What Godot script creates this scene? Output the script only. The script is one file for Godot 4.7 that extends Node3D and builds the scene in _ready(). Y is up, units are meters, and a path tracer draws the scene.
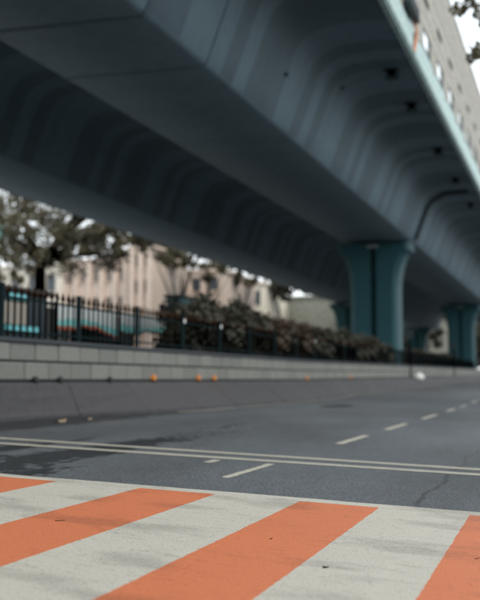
extends Node3D
# Axes: x = u (to the right across the road), z = -v (v runs along the road), y up, metres.

const CAM_H := 1.0
const HEAD := 0.018          # how far the right viaduct turns away from the road, radians
var rng := RandomNumberGenerator.new()
var cam: Camera3D
var mats := {}
var used := {}

# ---------------------------------------------------------------- helpers
func P(u: float, v: float, y: float) -> Vector3:
	return Vector3(u, y, -v)

func rise(v: float) -> float:
	return 0.006 * maxf(v - 30.0, 0.0)

func gy(u: float, v: float) -> float:      # the road falls 4.5 % to the right, as on a banked bend
	return -0.045 * clampf(u, -8.6, 9.0) + rise(v)

func px(x: float, y: float, v: float) -> Vector3:      # a pixel of the photograph at a depth v along the road
	var d := cam.global_transform.basis * Vector3(x - 240.0, 300.0 - y, -900.0)
	return cam.position + d * (v / -d.z)

func numbered(n: String) -> String:
	var k: int = used.get(n, 0)
	used[n] = k + 1
	return n if k == 0 else "%s_%03d" % [n, k]

func thing(called: String, label: String, category: String, at := Vector3.ZERO, turn := 0.0, group := "") -> Node3D:
	var o := Node3D.new()
	o.name = numbered(called)
	add_child(o, true)
	o.position = at
	o.rotation.y = turn
	tag(o, label, category, group)
	return o

func tag(o: Node, label: String, category: String, group := "") -> void:
	o.set_meta("label", label)
	o.set_meta("category", category)
	if group != "":
		o.set_meta("group", group)

func setting(called: String, label: String) -> Node3D:
	var o := Node3D.new()
	o.name = numbered(called)
	add_child(o, true)
	o.set_meta("kind", "structure")
	o.set_meta("label", label)
	return o

func part(called: String, mesh: Mesh, m: Material, parent: Node3D, xf := Transform3D()) -> MeshInstance3D:
	var o := MeshInstance3D.new()
	o.mesh = mesh
	o.material_override = m
	o.name = numbered(called) if parent == self else called
	parent.add_child(o, true)
	o.transform = xf
	return o

func at(p: Vector3) -> Transform3D:
	return Transform3D(Basis(), p)

func lin(r: float, g: float, b: float) -> Color:
	return Color(r, g, b).linear_to_srgb()

class MB:          # collects triangles
	var v := PackedVector3Array()
	var n := PackedVector3Array()
	var c := PackedColorArray()
	var t := PackedVector2Array()
	var t2 := PackedVector2Array()
	func tri(a: Vector3, b: Vector3, d: Vector3, col := Color.WHITE) -> void:
		var nn := (d - a).cross(b - a).normalized()
		v.append_array(PackedVector3Array([a, b, d])); n.append_array(PackedVector3Array([nn, nn, nn])); c.append_array(PackedColorArray([col, col, col]))
	func quad(a: Vector3, b: Vector3, d: Vector3, e: Vector3, col := Color.WHITE) -> void:
		tri(a, b, d, col); tri(a, d, e, col)
	func quadn(p: Array, nn: Array, col: Color) -> void:
		for i in [0, 1, 2, 0, 2, 3]:
			v.append(p[i]); n.append(nn[i]); c.append(col)
	func box(lo: Vector3, hi: Vector3, ch := 0.0, col := Color.WHITE) -> void:
		hexa([Vector3(lo.x, lo.y, lo.z), Vector3(hi.x, lo.y, lo.z), Vector3(hi.x, lo.y, hi.z), Vector3(lo.x, lo.y, hi.z), Vector3(lo.x, hi.y, lo.z), Vector3(hi.x, hi.y, lo.z), Vector3(hi.x, hi.y, hi.z), Vector3(lo.x, hi.y, hi.z)], col) if ch <= 0.0 else cham(lo, hi, ch, col)
	func hexa(p: Array, col := Color.WHITE) -> void:          # four corners below, four above
		for f in [[3, 2, 1, 0], [4, 5, 6, 7], [0, 1, 5, 4], [1, 2, 6, 5], [2, 3, 7, 6], [3, 0, 4, 7]]:
			quad(p[f[3]], p[f[2]], p[f[1]], p[f[0]], col)
	func cham(lo: Vector3, hi: Vector3, ch: float, col: Color) -> void:      # a box with all edges cut back
		var ctr := (lo + hi) * 0.5
		var h := (hi - lo) * 0.5
		ch = minf(ch, minf(h.x, minf(h.y, h.z)) * 0.9)
		for ax in 3:
			for s in [-1.0, 1.0]:
				var a := (ax + 1) % 3
				var b := (ax + 2) % 3
				var q := []
				for k in [[-1, -1], [1, -1], [1, 1], [-1, 1]]:
					var w := Vector3()
					w[ax] = s * h[ax]; w[a] = k[0] * (h[a] - ch); w[b] = k[1] * (h[b] - ch)
					q.append(ctr + w)
				if s > 0: q.reverse()
				quad(q[0], q[1], q[2], q[3], col)
		for ax in 3:
			var a := (ax + 1) % 3
			var b := (ax + 2) % 3
			for sa in [-1.0, 1.0]:
				for sb in [-1.0, 1.0]:
					var q := []
					for k in [[-1, 0], [1, 0], [1, 1], [-1, 1]]:
						var w := Vector3()
						w[ax] = k[0] * (h[ax] - ch)
						w[a] = sa * (h[a] - (ch if k[1] == 1 else 0.0))
						w[b] = sb * (h[b] - (ch if k[1] == 0 else 0.0))
						q.append(ctr + w)
					if sa * sb < 0: q.reverse()
					quad(q[0], q[1], q[2], q[3], col)
		for sx in [-1.0, 1.0]:
			for sy in [-1.0, 1.0]:
				for sz in [-1.0, 1.0]:
					var e := Vector3(sx * h.x, sy * h.y, sz * h.z)
					var i := Vector3(sx * ch, sy * ch, sz * ch)
					var q := [ctr + e - Vector3(0, i.y, i.z), ctr + e - Vector3(i.x, 0, i.z), ctr + e - Vector3(i.x, i.y, 0)]
					if sx * sy * sz > 0: q.reverse()
					tri(q[0], q[1], q[2], col)
	func tube(a: Vector3, b: Vector3, ra: float, rb: float, sides := 8, col := Color.WHITE) -> void:
		var d := (b - a).normalized()
		var s := d.cross(Vector3.UP if absf(d.y) < 0.9 else Vector3.RIGHT).normalized()
		var w := s.cross(d)
		for i in sides:
			var a0 := TAU * i / sides
			var a1 := TAU * (i + 1) / sides
			var n0 := s * cos(a0) + w * sin(a0)
			var n1 := s * cos(a1) + w * sin(a1)
			quadn([a + n0 * ra, b + n0 * rb, b + n1 * rb, a + n1 * ra], [n0, n0, n1, n1], col)
			tri(a, a + n0 * ra, a + n1 * ra, col)
			tri(b, b + n1 * rb, b + n0 * rb, col)
	func mesh() -> ArrayMesh:
		var arr := []
		arr.resize(Mesh.ARRAY_MAX)
		arr[Mesh.ARRAY_VERTEX] = v; arr[Mesh.ARRAY_NORMAL] = n; arr[Mesh.ARRAY_COLOR] = c
		if t.size() == v.size(): arr[Mesh.ARRAY_TEX_UV] = t
		if t2.size() == v.size(): arr[Mesh.ARRAY_TEX_UV2] = t2
		var m := ArrayMesh.new()
		m.add_surface_from_arrays(Mesh.PRIMITIVE_TRIANGLES, arr)
		return m

func boxm(w: float, h: float, d: float, ch := 0.0) -> ArrayMesh:       # stands on its base
	var b := MB.new()
	b.box(Vector3(-w / 2, 0, -d / 2), Vector3(w / 2, h, d / 2), ch)
	return b.mesh()

func noise_tex(freq: float, ramp: Array, sd: int, size := 512, octaves := 4, normal := 0.0) -> NoiseTexture2D:
	var f := FastNoiseLite.new()
	f.seed = sd; f.frequency = freq; f.noise_type = FastNoiseLite.TYPE_SIMPLEX_SMOOTH
	f.fractal_octaves = octaves
	var t := NoiseTexture2D.new()
	t.width = size; t.height = size; t.seamless = true; t.noise = f
	if normal > 0.0:
		t.as_normal_map = true; t.bump_strength = normal
	else:
		var g := Gradient.new()
		g.offsets = PackedFloat32Array(ramp.map(func(r): return r[0]))
		g.colors = PackedColorArray(ramp.map(func(r): return r[1]))
		t.color_ramp = g
	return t

func grey(a: float) -> Color:
	return lin(a, a, a)

func mat(called: String, col: Color, rough := 0.85, tex: Texture2D = null, scale := 1.0, nrm: Texture2D = null, nstr := 0.5) -> StandardMaterial3D:
	var m := StandardMaterial3D.new()
	m.resource_name = called
	m.albedo_color = col
	m.roughness = rough
	m.vertex_color_use_as_albedo = true
	m.cull_mode = BaseMaterial3D.CULL_DISABLED
	if tex or nrm:
		m.uv1_triplanar = true
		m.uv1_world_triplanar = true
		m.uv1_scale = Vector3.ONE * scale
	if tex: m.albedo_texture = tex
	if nrm:
		m.normal_enabled = true; m.normal_texture = nrm; m.normal_scale = nstr
	mats[called] = m
	return m

func detail(m: StandardMaterial3D, tex: Texture2D, scale: float) -> void:
	m.detail_enabled = true
	m.detail_blend_mode = BaseMaterial3D.BLEND_MODE_MUL
	m.detail_uv_layer = BaseMaterial3D.DETAIL_UV_2
	m.detail_albedo = tex
	m.uv2_triplanar = true
	m.uv2_world_triplanar = true
	m.uv2_scale = Vector3.ONE * scale

# ---------------------------------------------------------------- the scene
func _ready() -> void:
	rng.seed = 4711
	cam = Camera3D.new()
	cam.name = "camera"
	add_child(cam)
	cam.fov = 36.87
	cam.near = 0.05
	cam.far = 3000.0
	cam.position = Vector3(0, CAM_H, 0)
	cam.rotation = Vector3(deg_to_rad(5.016), deg_to_rad(19.278), 0)
	var lens := CameraAttributesPhysical.new()
	lens.frustum_focal_length = 50.0
	lens.frustum_focus_distance = 6.0
	lens.exposure_aperture = 1.2
	lens.frustum_far = 3000.0
	cam.attributes = lens
	cam.current = true
	cam.fov = 36.87

	var env := Environment.new()
	env.background_mode = Environment.BG_SKY
	var sm := ProceduralSkyMaterial.new()
	sm.sky_top_color = lin(0.80, 0.90, 0.97)
	sm.sky_horizon_color = lin(0.90, 0.95, 0.97)
	sm.sky_curve = 0.3
	sm.ground_bottom_color = lin(0.10, 0.11, 0.12)
	sm.ground_horizon_color = lin(0.25, 0.27, 0.28)
	sm.sun_angle_max = 1.0
	var sky := Sky.new()
	sky.sky_material = sm
	env.sky = sky
	env.background_energy_multiplier = 1.55
	env.tonemap_mode = Environment.TONE_MAPPER_LINEAR
	env.tonemap_exposure = 1.12
	env.sdfgi_enabled = true
	env.ssao_enabled = true
	env.ssil_enabled = true
	var we := WorldEnvironment.new()
	we.name = "world"
	we.environment = env
	add_child(we)
	var sun := DirectionalLight3D.new()
	sun.name = "sun"
	add_child(sun)
	sun.light_energy = 0.5
	sun.light_color = Color(1.0, 0.96, 0.9)
	sun.light_angular_distance = 14.0
	sun.shadow_enabled = true
	sun.look_at_from_position(Vector3(9, 16, 6), Vector3.ZERO)

	make_materials()
	make_road()
	make_crosswalk()
	make_wall()
	make_viaducts()
	make_fence()
	make_background()
	make_plants()
	make_small_things()

func make_materials() -> void:
	var fine := noise_tex(0.09, [[0.0, grey(0.72)], [0.5, grey(0.93)], [1.0, grey(1.0)]], 3)
	var coarse := noise_tex(0.02, [[0.25, grey(0.66)], [0.5, grey(0.88)], [0.75, grey(1.0)]], 5)
	var bump := noise_tex(0.12, [], 7, 512, 4, 3.0)
	var mild := noise_tex(0.02, [[0.2, grey(0.86)], [0.5, grey(0.95)], [0.8, grey(1.0)]], 6)
	var m := mat("concrete", lin(0.148, 0.222, 0.265), 0.72, mild, 0.16)
	m = mat("pier_paint", lin(0.009, 0.076, 0.090), 0.65, mild, 0.3)
	m = mat("pier_gloss", lin(0.009, 0.076, 0.090), 0.28)
	mat("galvanised", lin(0.20, 0.27, 0.28), 0.5, mild, 0.5)
	mat("joint_dark", lin(0.02, 0.025, 0.03), 0.9)
	m = mat("fascia", lin(0.52, 0.68, 0.67), 0.6, coarse, 0.35)
	m = mat("barrier_panel", lin(0.60, 0.57, 0.51), 0.8, coarse, 0.4)
	detail(m, noise_tex(0.03, [[0.2, grey(0.7)], [0.7, grey(1.0)]], 31), 1.3)
	mat("dark_metal", lin(0.012, 0.03, 0.034), 0.45)
	mat("slot_dark", lin(0.015, 0.03, 0.034), 0.8)
	m = mat("block", lin(0.21, 0.212, 0.192), 0.9, mild, 0.9, bump, 0.15)
	detail(m, fine, 3.0)
	mat("mortar", lin(0.030, 0.033, 0.034), 0.95, fine, 2.0)
	m = mat("coping", lin(0.035, 0.042, 0.05), 0.8, fine, 1.5)
	m = mat("apron", lin(0.056, 0.054, 0.058), 0.85, mild, 0.5)
	detail(m, noise_tex(0.03, [[0.2, grey(0.75)], [0.6, grey(1.0)]], 41), 0.5)
	m = mat("picket", lin(0.010, 0.018, 0.020), 0.9)
	m.metallic_specular = 0.15
	mat("picket_tip", lin(0.20, 0.085, 0.045), 0.6)
	mat("orange_lens", lin(0.85, 0.28, 0.03), 0.25)
	mat("black_plastic", lin(0.012, 0.012, 0.014), 0.5)
	mat("white_plastic", lin(0.75, 0.76, 0.74), 0.5)
	mat("orange_tarp", lin(0.75, 0.27, 0.14), 0.8)
	mat("earth", lin(0.05, 0.045, 0.038), 0.95, coarse, 0.4)
	mat("paving", lin(0.24, 0.236, 0.228), 0.9, fine, 1.0)
	m = mat("bark", lin(0.035, 0.036, 0.036), 0.95, fine, 2.0, bump, 0.8)
	for l in [["leaf", lin(0.125, 0.108, 0.06)], ["leaf_dark", lin(0.048, 0.045, 0.030)], ["leaf_brown", lin(0.090, 0.062, 0.040)]]:
		m = mat(l[0], l[1], 0.6)
		m.backlight_enabled = true
		m.backlight = l[1] * 0.6
	mat("plaster_pink", lin(0.72, 0.58, 0.49), 0.9, mild, 0.15)
	mat("plaster_pale", lin(0.74, 0.68, 0.59), 0.9, mild, 0.15)
	mat("plaster_cream", lin(0.78, 0.71, 0.59), 0.9, mild, 0.15)
	var mott := noise_tex(0.05, [[0.3, grey(0.35)], [0.5, grey(0.8)], [0.7, grey(1.0)]], 77)
	mat("roughcast", lin(0.36, 0.36, 0.30), 0.95, mott, 0.12)
	m = mat("window_glass", lin(0.03, 0.05, 0.075), 0.12)
	mat("blind", lin(0.30, 0.25, 0.22), 0.5)
	mat("frame", lin(0.30, 0.28, 0.26), 0.7)
	mat("roof_dark", lin(0.05, 0.045, 0.04), 0.9)
	mat("tarp_teal", lin(0.28, 0.76, 0.71), 0.55, mild, 0.6)
	mat("tarp_white", lin(0.80, 0.82, 0.78), 0.6, mild, 0.6)
	mat("cloth_red", lin(0.55, 0.13, 0.07), 0.8)
	mat("cloth_brown", lin(0.10, 0.045, 0.035), 0.8)
	mat("sack_white", lin(0.68, 0.66, 0.62), 0.8)
	mat("wood_dark", lin(0.05, 0.035, 0.028), 0.8)
	mat("kiosk_dark", lin(0.018, 0.03, 0.035), 0.6)
	mat("kiosk_panel", lin(0.42, 0.36, 0.29), 0.7)
	mat("sign_cyan", lin(0.25, 0.75, 0.78), 0.4)
	mat("cabin_teal", lin(0.012, 0.065, 0.075), 0.8)
	mat("twig", lin(0.03, 0.022, 0.02), 0.9)
	mat("dry_leaf", lin(0.40, 0.30, 0.22), 0.8)

# ---------------------------------------------------------------- road
func make_road() -> void:
	# colour map of the asphalt: wet streaks, tar, worn lanes, a crack; u -10..6, v -2..62
	var W := 800
	var H := 1600
	var f1 := FastNoiseLite.new(); f1.seed = 11; f1.frequency = 0.55; f1.fractal_octaves = 5
	var f2 := FastNoiseLite.new(); f2.seed = 12; f2.frequency = 0.12; f2.fractal_octaves = 3
	var f3 := FastNoiseLite.new(); f3.seed = 13; f3.frequency = 2.2; f3.fractal_octaves = 3
	var alb := PackedByteArray(); alb.resize(W * H * 3)
	var rgh := PackedByteArray(); rgh.resize(W * H * 3)
	var crack := []
	for i in 40:
		crack.append(-1.03 + 0.03 * sin(i * 0.6) + 0.012 * sin(i * 1.9 + 1.0))
	for j in H:
		var v := -2.0 + 64.0 * (j + 0.5) / H
		for i in W:
			var u := -10.0 + 16.0 * (i + 0.5) / W
			var n1 := f1.get_noise_2d(u * 1.0, v * 0.55)
			var n2 := f2.get_noise_2d(u * 1.6, v * 0.5)
			var base := 0.088 * (1.0 + 0.55 * n2 + 0.30 * n1 + 0.25 * f3.get_noise_2d(u * 3.0, v * 1.4))
			var w := 0.0
			if u < -3.2 and u > -7.9:
				# water running along the wheel track, broken up and thinning out with distance
				var n3 := f3.get_noise_2d(u * 5.0, v * 1.6)
				var n4 := f1.get_noise_2d(u * 2.2 + 40.0, v * 0.5)
				if v > 4.0 and v < 15.0:
					var mid := -4.65 - 0.06 * (v - 7.0) + 0.25 * f2.get_noise_2d(7.0, v * 2.0)
					w = clampf((0.46 - 0.012 * absf(v - 6.0) - absf(u - mid) + n4 * 0.65 + n1 * 0.2 + n3 * 0.4 - maxf(v - 9.0, 0.0) * 0.07) * 8.0, 0.0, 1.0)
					w = maxf(w, clampf((0.10 - absf(u + 5.6) + n4 * 0.7 - maxf(v - 8.0, 0.0) * 0.1) * 6.0, 0.0, 1.0))
				if v > 22.0 and v < 28.0:
					w = clampf((1.0 - pow((u + 5.65) / 0.42, 2.0) - pow((v - 24.8) / 1.6, 2.0) + n4 * 1.5) * 3.0, 0.0, 0.8)
				# the gutter along the barrier
				w = maxf(w, clampf(((0.62 if v < 15.0 else 0.3) - absf(u - apron_foot(v) - 0.3) + n4 * 0.5 + n3 * 0.35) * 7.0, 0.0, 1.0) * (1.0 if v < 17.0 else 0.45))
			base = lerpf(base, base * 0.27, w)
			var k := (v - 6.2) / 0.18
			if k > 0.0 and k < 36.0 and absf(u - lerpf(crack[int(k)], crack[int(k) + 1], k - int(k))) < 0.013 * (1.3 + f3.get_noise_2d(u * 9.0, v * 9.0)) * (1.0 if v < 9.3 else 0.6):
				base *= 0.35
			var q := (j * W + i) * 3
			alb[q] = int(255.0 * pow(clampf(base * 0.87, 0, 1), 0.4545))
			alb[q + 1] = int(255.0 * pow(clampf(base * 0.975, 0, 1), 0.4545))
			alb[q + 2] = int(255.0 * pow(clampf(base * 1.10, 0, 1), 0.4545))
			var r := int(255.0 * lerpf(0.82, 0.42, w))
			rgh[q] = r; rgh[q + 1] = r; rgh[q + 2] = r
	var m := StandardMaterial3D.new()
	m.resource_name = "asphalt"
	m.albedo_texture = ImageTexture.create_from_image(Image.create_from_data(W, H, false, Image.FORMAT_RGB8, alb))
	m.roughness_texture = ImageTexture.create_from_image(Image.create_from_data(W, H, false, Image.FORMAT_RGB8, rgh))
	m.roughness = 1.0
	m.detail_enabled = true
	m.detail_blend_mode = BaseMaterial3D.BLEND_MODE_MUL
	m.detail_uv_layer = BaseMaterial3D.DETAIL_UV_2
	m.detail_albedo = noise_tex(0.11, [[0.28, grey(0.30)], [0.5, grey(0.76)], [0.72, grey(1.0)]], 21, 1024, 4)
	m.detail_normal = noise_tex(0.11, [], 21, 1024, 4, 8.0)
	m.uv2_scale = Vector3.ONE
	var b := MB.new()
	for iv in range(-24, 150, 2):
		for iu in range(-9, 9):
			var q := []
			for k in [[0, 0], [0, 1], [1, 1], [1, 0]]:
				var u := float(iu + k[0])
				var v := float(iv + 2 * k[1])
				q.append(P(u, v, gy(u, v)))
			b.quad(q[0], q[1], q[2], q[3])
	for p in b.v:
		b.t.append(Vector2((p.x + 10.0) / 16.0, (-p.z + 2.0) / 64.0))
		b.t2.append(Vector2(p.x * 0.27, p.z * 0.27))
	var road := part("road", b.mesh(), m, self)
	road.set_meta("kind", "structure")
	road.set_meta("label", "dark grey asphalt road with wet streaks and a crack")
	# earth to the horizon, below everything
	b = MB.new()
	b.quad(P(-1500, -1500, -0.62), P(-1500, 1500, -0.62), P(1500, 1500, -0.62), P(1500, -1500, -0.62))
	var g := part("ground", b.mesh(), mats.earth, self)
	g.set_meta("kind", "structure")
	# verge beyond the wall, at road level, under the viaducts and out to the houses
	b = MB.new()
	for iv in range(-60, 230, 10):
		var y0 := 0.38 + rise(iv)
		var y1 := 0.38 + rise(iv + 10)
		b.quad(P(-90, iv, y0), P(-90, iv + 10, y1), P(-8.35, iv + 10, y1), P(-8.35, iv, y0))
	g = part("verge", b.mesh(), mats.earth, self)
	g.set_meta("kind", "structure")
	b = MB.new()
	for iv in range(-60, 230, 10):
		var y0 := 0.386 + rise(iv)
		var y1 := 0.386 + rise(iv + 10)
		b.quad(P(-89, iv, y0), P(-89, iv + 10, y1), P(-18.5, iv + 10, y1), P(-18.5, iv, y0))
	g = part("bounce_yard", b.mesh(), mats.paving, self)  # pale ground added out of view to bounce light onto the rear soffit
	g.set_meta("kind", "structure")
	# pavement on the right, outside the frame
	b = MB.new()
	for iv in range(-24, 150, 6):
		var y0 := gy(9, iv) + 0.13
		var y1 := gy(9, iv + 6) + 0.13
		b.hexa([P(8.7, iv, y0 - 0.5), P(13, iv, y0 - 0.5), P(13, iv + 6, y1 - 0.5), P(8.7, iv + 6, y1 - 0.5), P(8.7, iv, y0), P(13, iv, y0), P(13, iv + 6, y1), P(8.7, iv + 6, y1)])
	g = part("pavement", b.mesh(), mats.paving, self)
	g.set_meta("kind", "structure")

func sheet(outline_left: Callable, outline_right: Callable, v0l: Callable, lift: float, steps: int, v_near: float) -> ArrayMesh:
	var b := MB.new()
	for i in steps:
		var q := []
		for k in [[0, 0], [0, 1], [1, 1], [1, 0]]:
			var tt := float(i + k[1]) / steps
			var vv := v_near
			var u: float
			for it in 3:
				u = outline_left.call(vv) if k[0] == 0 else outline_right.call(vv)
				vv = lerpf(v_near, v0l.call(u), tt)
			q.append(P(u, vv, gy(u, vv) + lift))
		b.quad(q[0], q[1], q[2], q[3])
	return worn(b)

func worn(b: MB) -> ArrayMesh:
	for p in b.v:
		b.t2.append(Vector2((p.x + 7.0) / 13.0, (-p.z - 2.0) / 5.2))
	return b.mesh()

func make_crosswalk() -> void:
	var speck := noise_tex(0.11, [[0.1, grey(0.35)], [0.26, grey(0.72)], [0.40, grey(0.92)], [0.8, grey(1.0)]], 51, 1024, 5)
	# grime and wear of the crossing, laid out on the road itself: u -7..6, v 2..7.2
	var W := 1300
	var H := 780
	var g1 := FastNoiseLite.new(); g1.seed = 61; g1.frequency = 0.9; g1.fractal_octaves = 5
	var g2 := FastNoiseLite.new(); g2.seed = 62; g2.frequency = 3.2; g2.fractal_octaves = 4
	var bytes := PackedByteArray(); bytes.resize(W * H * 3)
	for j in H:
		var v := 2.0 + 5.2 * (j + 0.5) / H
		for i in W:
			var u := -7.0 + 13.0 * (i + 0.5) / W
			var rub := g1.get_noise_2d(u * 0.8 + v * 0.2, v * 1.6)               # rubber and dust rubbed in
			var scuff := g2.get_noise_2d(u * 0.7 - v * 0.2, v * 4.0 + u * 0.5)      # thin scrapes across the bands
			var chip := g2.get_noise_2d(u * 6.0 + 50.0, v * 6.0)
			var k := 1.0 - 0.45 * clampf(rub * 1.3 - 0.10, 0.0, 0.5) - 0.26 * clampf((scuff - 0.30) * 2.2, 0.0, 0.5)
			if chip > 0.42 - 0.15 * rub: k *= 0.78
			var q := (j * W + i) * 3
			for e in 3:
				bytes[q + e] = int(255.0 * pow(clampf(k, 0.15, 1.0), 0.4545))
	var smear := ImageTexture.create_from_image(Image.create_from_data(W, H, false, Image.FORMAT_RGB8, bytes))
	var bump := noise_tex(0.2, [], 53, 1024, 4, 4.0)
	var mw := mat("paint_white", lin(0.425, 0.405, 0.353), 0.75, speck, 0.55, bump, 0.35)
	detail(mw, smear, 1.0)
	mw.uv2_triplanar = false
	var faint := noise_tex(0.10, [[0.1, grey(0.55)], [0.3, grey(0.88)], [0.7, grey(1.0)]], 54, 1024, 5)
	var mo := mat("paint_orange", lin(0.49, 0.136, 0.050), 0.7, faint, 0.5, bump, 0.3)
	detail(mo, smear, 1.0)
	mo.uv2_triplanar = false
	var ml := mat("paint_line", lin(0.43, 0.41, 0.345), 0.75, noise_tex(0.09, [[0.1, grey(0.22)], [0.32, grey(0.45)], [0.46, grey(0.95)], [1.0, grey(1.0)]], 56, 1024, 5), 0.6, bump, 0.4)
	var jit := FastNoiseLite.new(); jit.seed = 5; jit.frequency = 1.6; jit.fractal_octaves = 4
	var edges := [-6.55, -5.9, -5.2, -4.52, -3.83, -3.12, -2.5, -1.84, -1.25, -0.61, 0.04, 0.7, 1.36, 2.0, 2.66, 3.3, 3.96, 4.6, 5.25, 5.9]
	var edge := func(k: int) -> Callable:
		return func(v: float) -> float: return edges[k] + 0.006 * jit.get_noise_2d(v * 7.0, k * 31.0)
	var far_in := func(u: float) -> float: return 6.93 + 0.074 * u - 0.17 + 0.012 * jit.get_noise_2d(u * 2.0, 500.0)
	var far_out := func(u: float) -> float: return 6.93 + 0.074 * u + 0.015 * jit.get_noise_2d(u * 2.0, 900.0)
	var cw := setting("crosswalk", "pedestrian crossing of broad orange and white painted bands")
	for k in edges.size() - 1:
		var orange := k % 2 == 1
		var e0: Callable = edge.call(k)
		var e1: Callable = edge.call(k + 1)
		part("orange_stripe" if orange else "white_stripe", sheet(e0, e1, far_in, 0.005, 130, 2.3), mo if orange else mw, cw)
	var b := MB.new()
	for i in 124:
		var u0 := -6.55 + 12.45 * i / 124.0
		var u1 := -6.55 + 12.45 * (i + 1) / 124.0
		var q := []
		for k in [[u0, far_in], [u0, far_out], [u1, far_out], [u1, far_in]]:
			var v: float = k[1].call(k[0])
			q.append(P(k[0], v, gy(k[0], v) + 0.005))
		b.quad(q[0], q[1], q[2], q[3])
	part("border_strip", worn(b), mw, cw)
	# the double line across the road
	var dl := setting("stop_lines", "double white line painted across the asphalt")
	for s in [[10.09, 0.11, 0.085], [9.58, 0.122, 0.085]]:
		b = MB.new()
		for i in 150:
			var q := []
			for k in [[0, -1], [0, 1], [1, 1], [1, -1]]:
				var u: float = -7.3 + 13.0 * (i + k[0]) / 150.0
				var v: float = s[0] + s[1] * u + k[1] * s[2] + 0.02 * jit.get_noise_2d(u * 3.0, s[0] * 50.0 + k[1] * 9.0)
				q.append(P(u, v, gy(u, v) + 0.005))
			b.quad(q[0], q[1], q[2], q[3])
		part("painted_line", b.mesh(), ml, dl)
	var ld := setting("lane_dashes", "broken white lane line running along the road")
	var spans := [[7.57, 8.95], [12.0, 13.9], [15.6, 17.8], [20.1, 22.5], [25.0, 26.9], [28.8, 30.9]]
	for k in 12:
		spans.append([33.2 + 4.3 * k, 35.3 + 4.3 * k])
	for s in spans:
		b = MB.new()
		for i in 24:
			var q := []
			for k in [[-1, 0], [-1, 1], [1, 1], [1, 0]]:
				var v: float = lerpf(s[0], s[1], (i + k[1]) / 24.0)
				var u: float = -2.79 + k[0] * (0.04 if s[0] < 9.0 else 0.055) + 0.014 * jit.get_noise_2d(v * 4.0, k[0] * 77.0 + s[0]) - 0.006 * maxf(v - 22.0, 0.0)
				q.append(P(u, v, gy(u, v) + 0.005))
			b.quad(q[0], q[1], q[2], q[3])
		part("dash", b.mesh(), ml, ld)
	b = MB.new()
	for i in 140:
		var q := []
		for k in [[0, 0], [0, 1], [1, 1], [1, 0]]:
			var v: float = 17.0 + 0.6 * (i + k[1])
			var u: float = apron_foot(v) + 0.16 + 0.09 * k[0] + 0.03 * jit.get_noise_2d(v * 2.0, k[0] * 60.0)
			q.append(P(u, v, gy(u, v) + 0.005))
		b.quad(q[0], q[1], q[2], q[3])
	part("edge_line", b.mesh(), ml, setting("edge_marking", "worn pale edge line along the foot of the sloping barrier"))
	b = MB.new()
	for i in 10:
		var q := []
		for k in [[-1, 0], [-1, 1], [1, 1], [1, 0]]:
			var v: float = 8.62 + 0.3 * (i + k[1]) / 10.0
			var u: float = -3.37 + k[0] * 0.045 + 0.03 * jit.get_noise_2d(v * 9.0, k[0] * 40.0)
			q.append(P(u, v, gy(u, v) + 0.005))
		b.quad(q[0], q[1], q[2], q[3])
	part("dash", b.mesh(), ml, ld)

# ---------------------------------------------------------------- wall
func apron_foot(v: float) -> float:
	var k := [[0.0, -7.95], [12.5, -7.95], [19.0, -7.35], [27.0, -7.3], [38.0, -7.8], [400.0, -7.8]]
	for i in k.size() - 1:
		if v <= k[i + 1][0]:
			return lerpf(k[i][1], k[i + 1][1], smoothstep(k[i][0], k[i + 1][0], v))
	return -7.8

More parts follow.
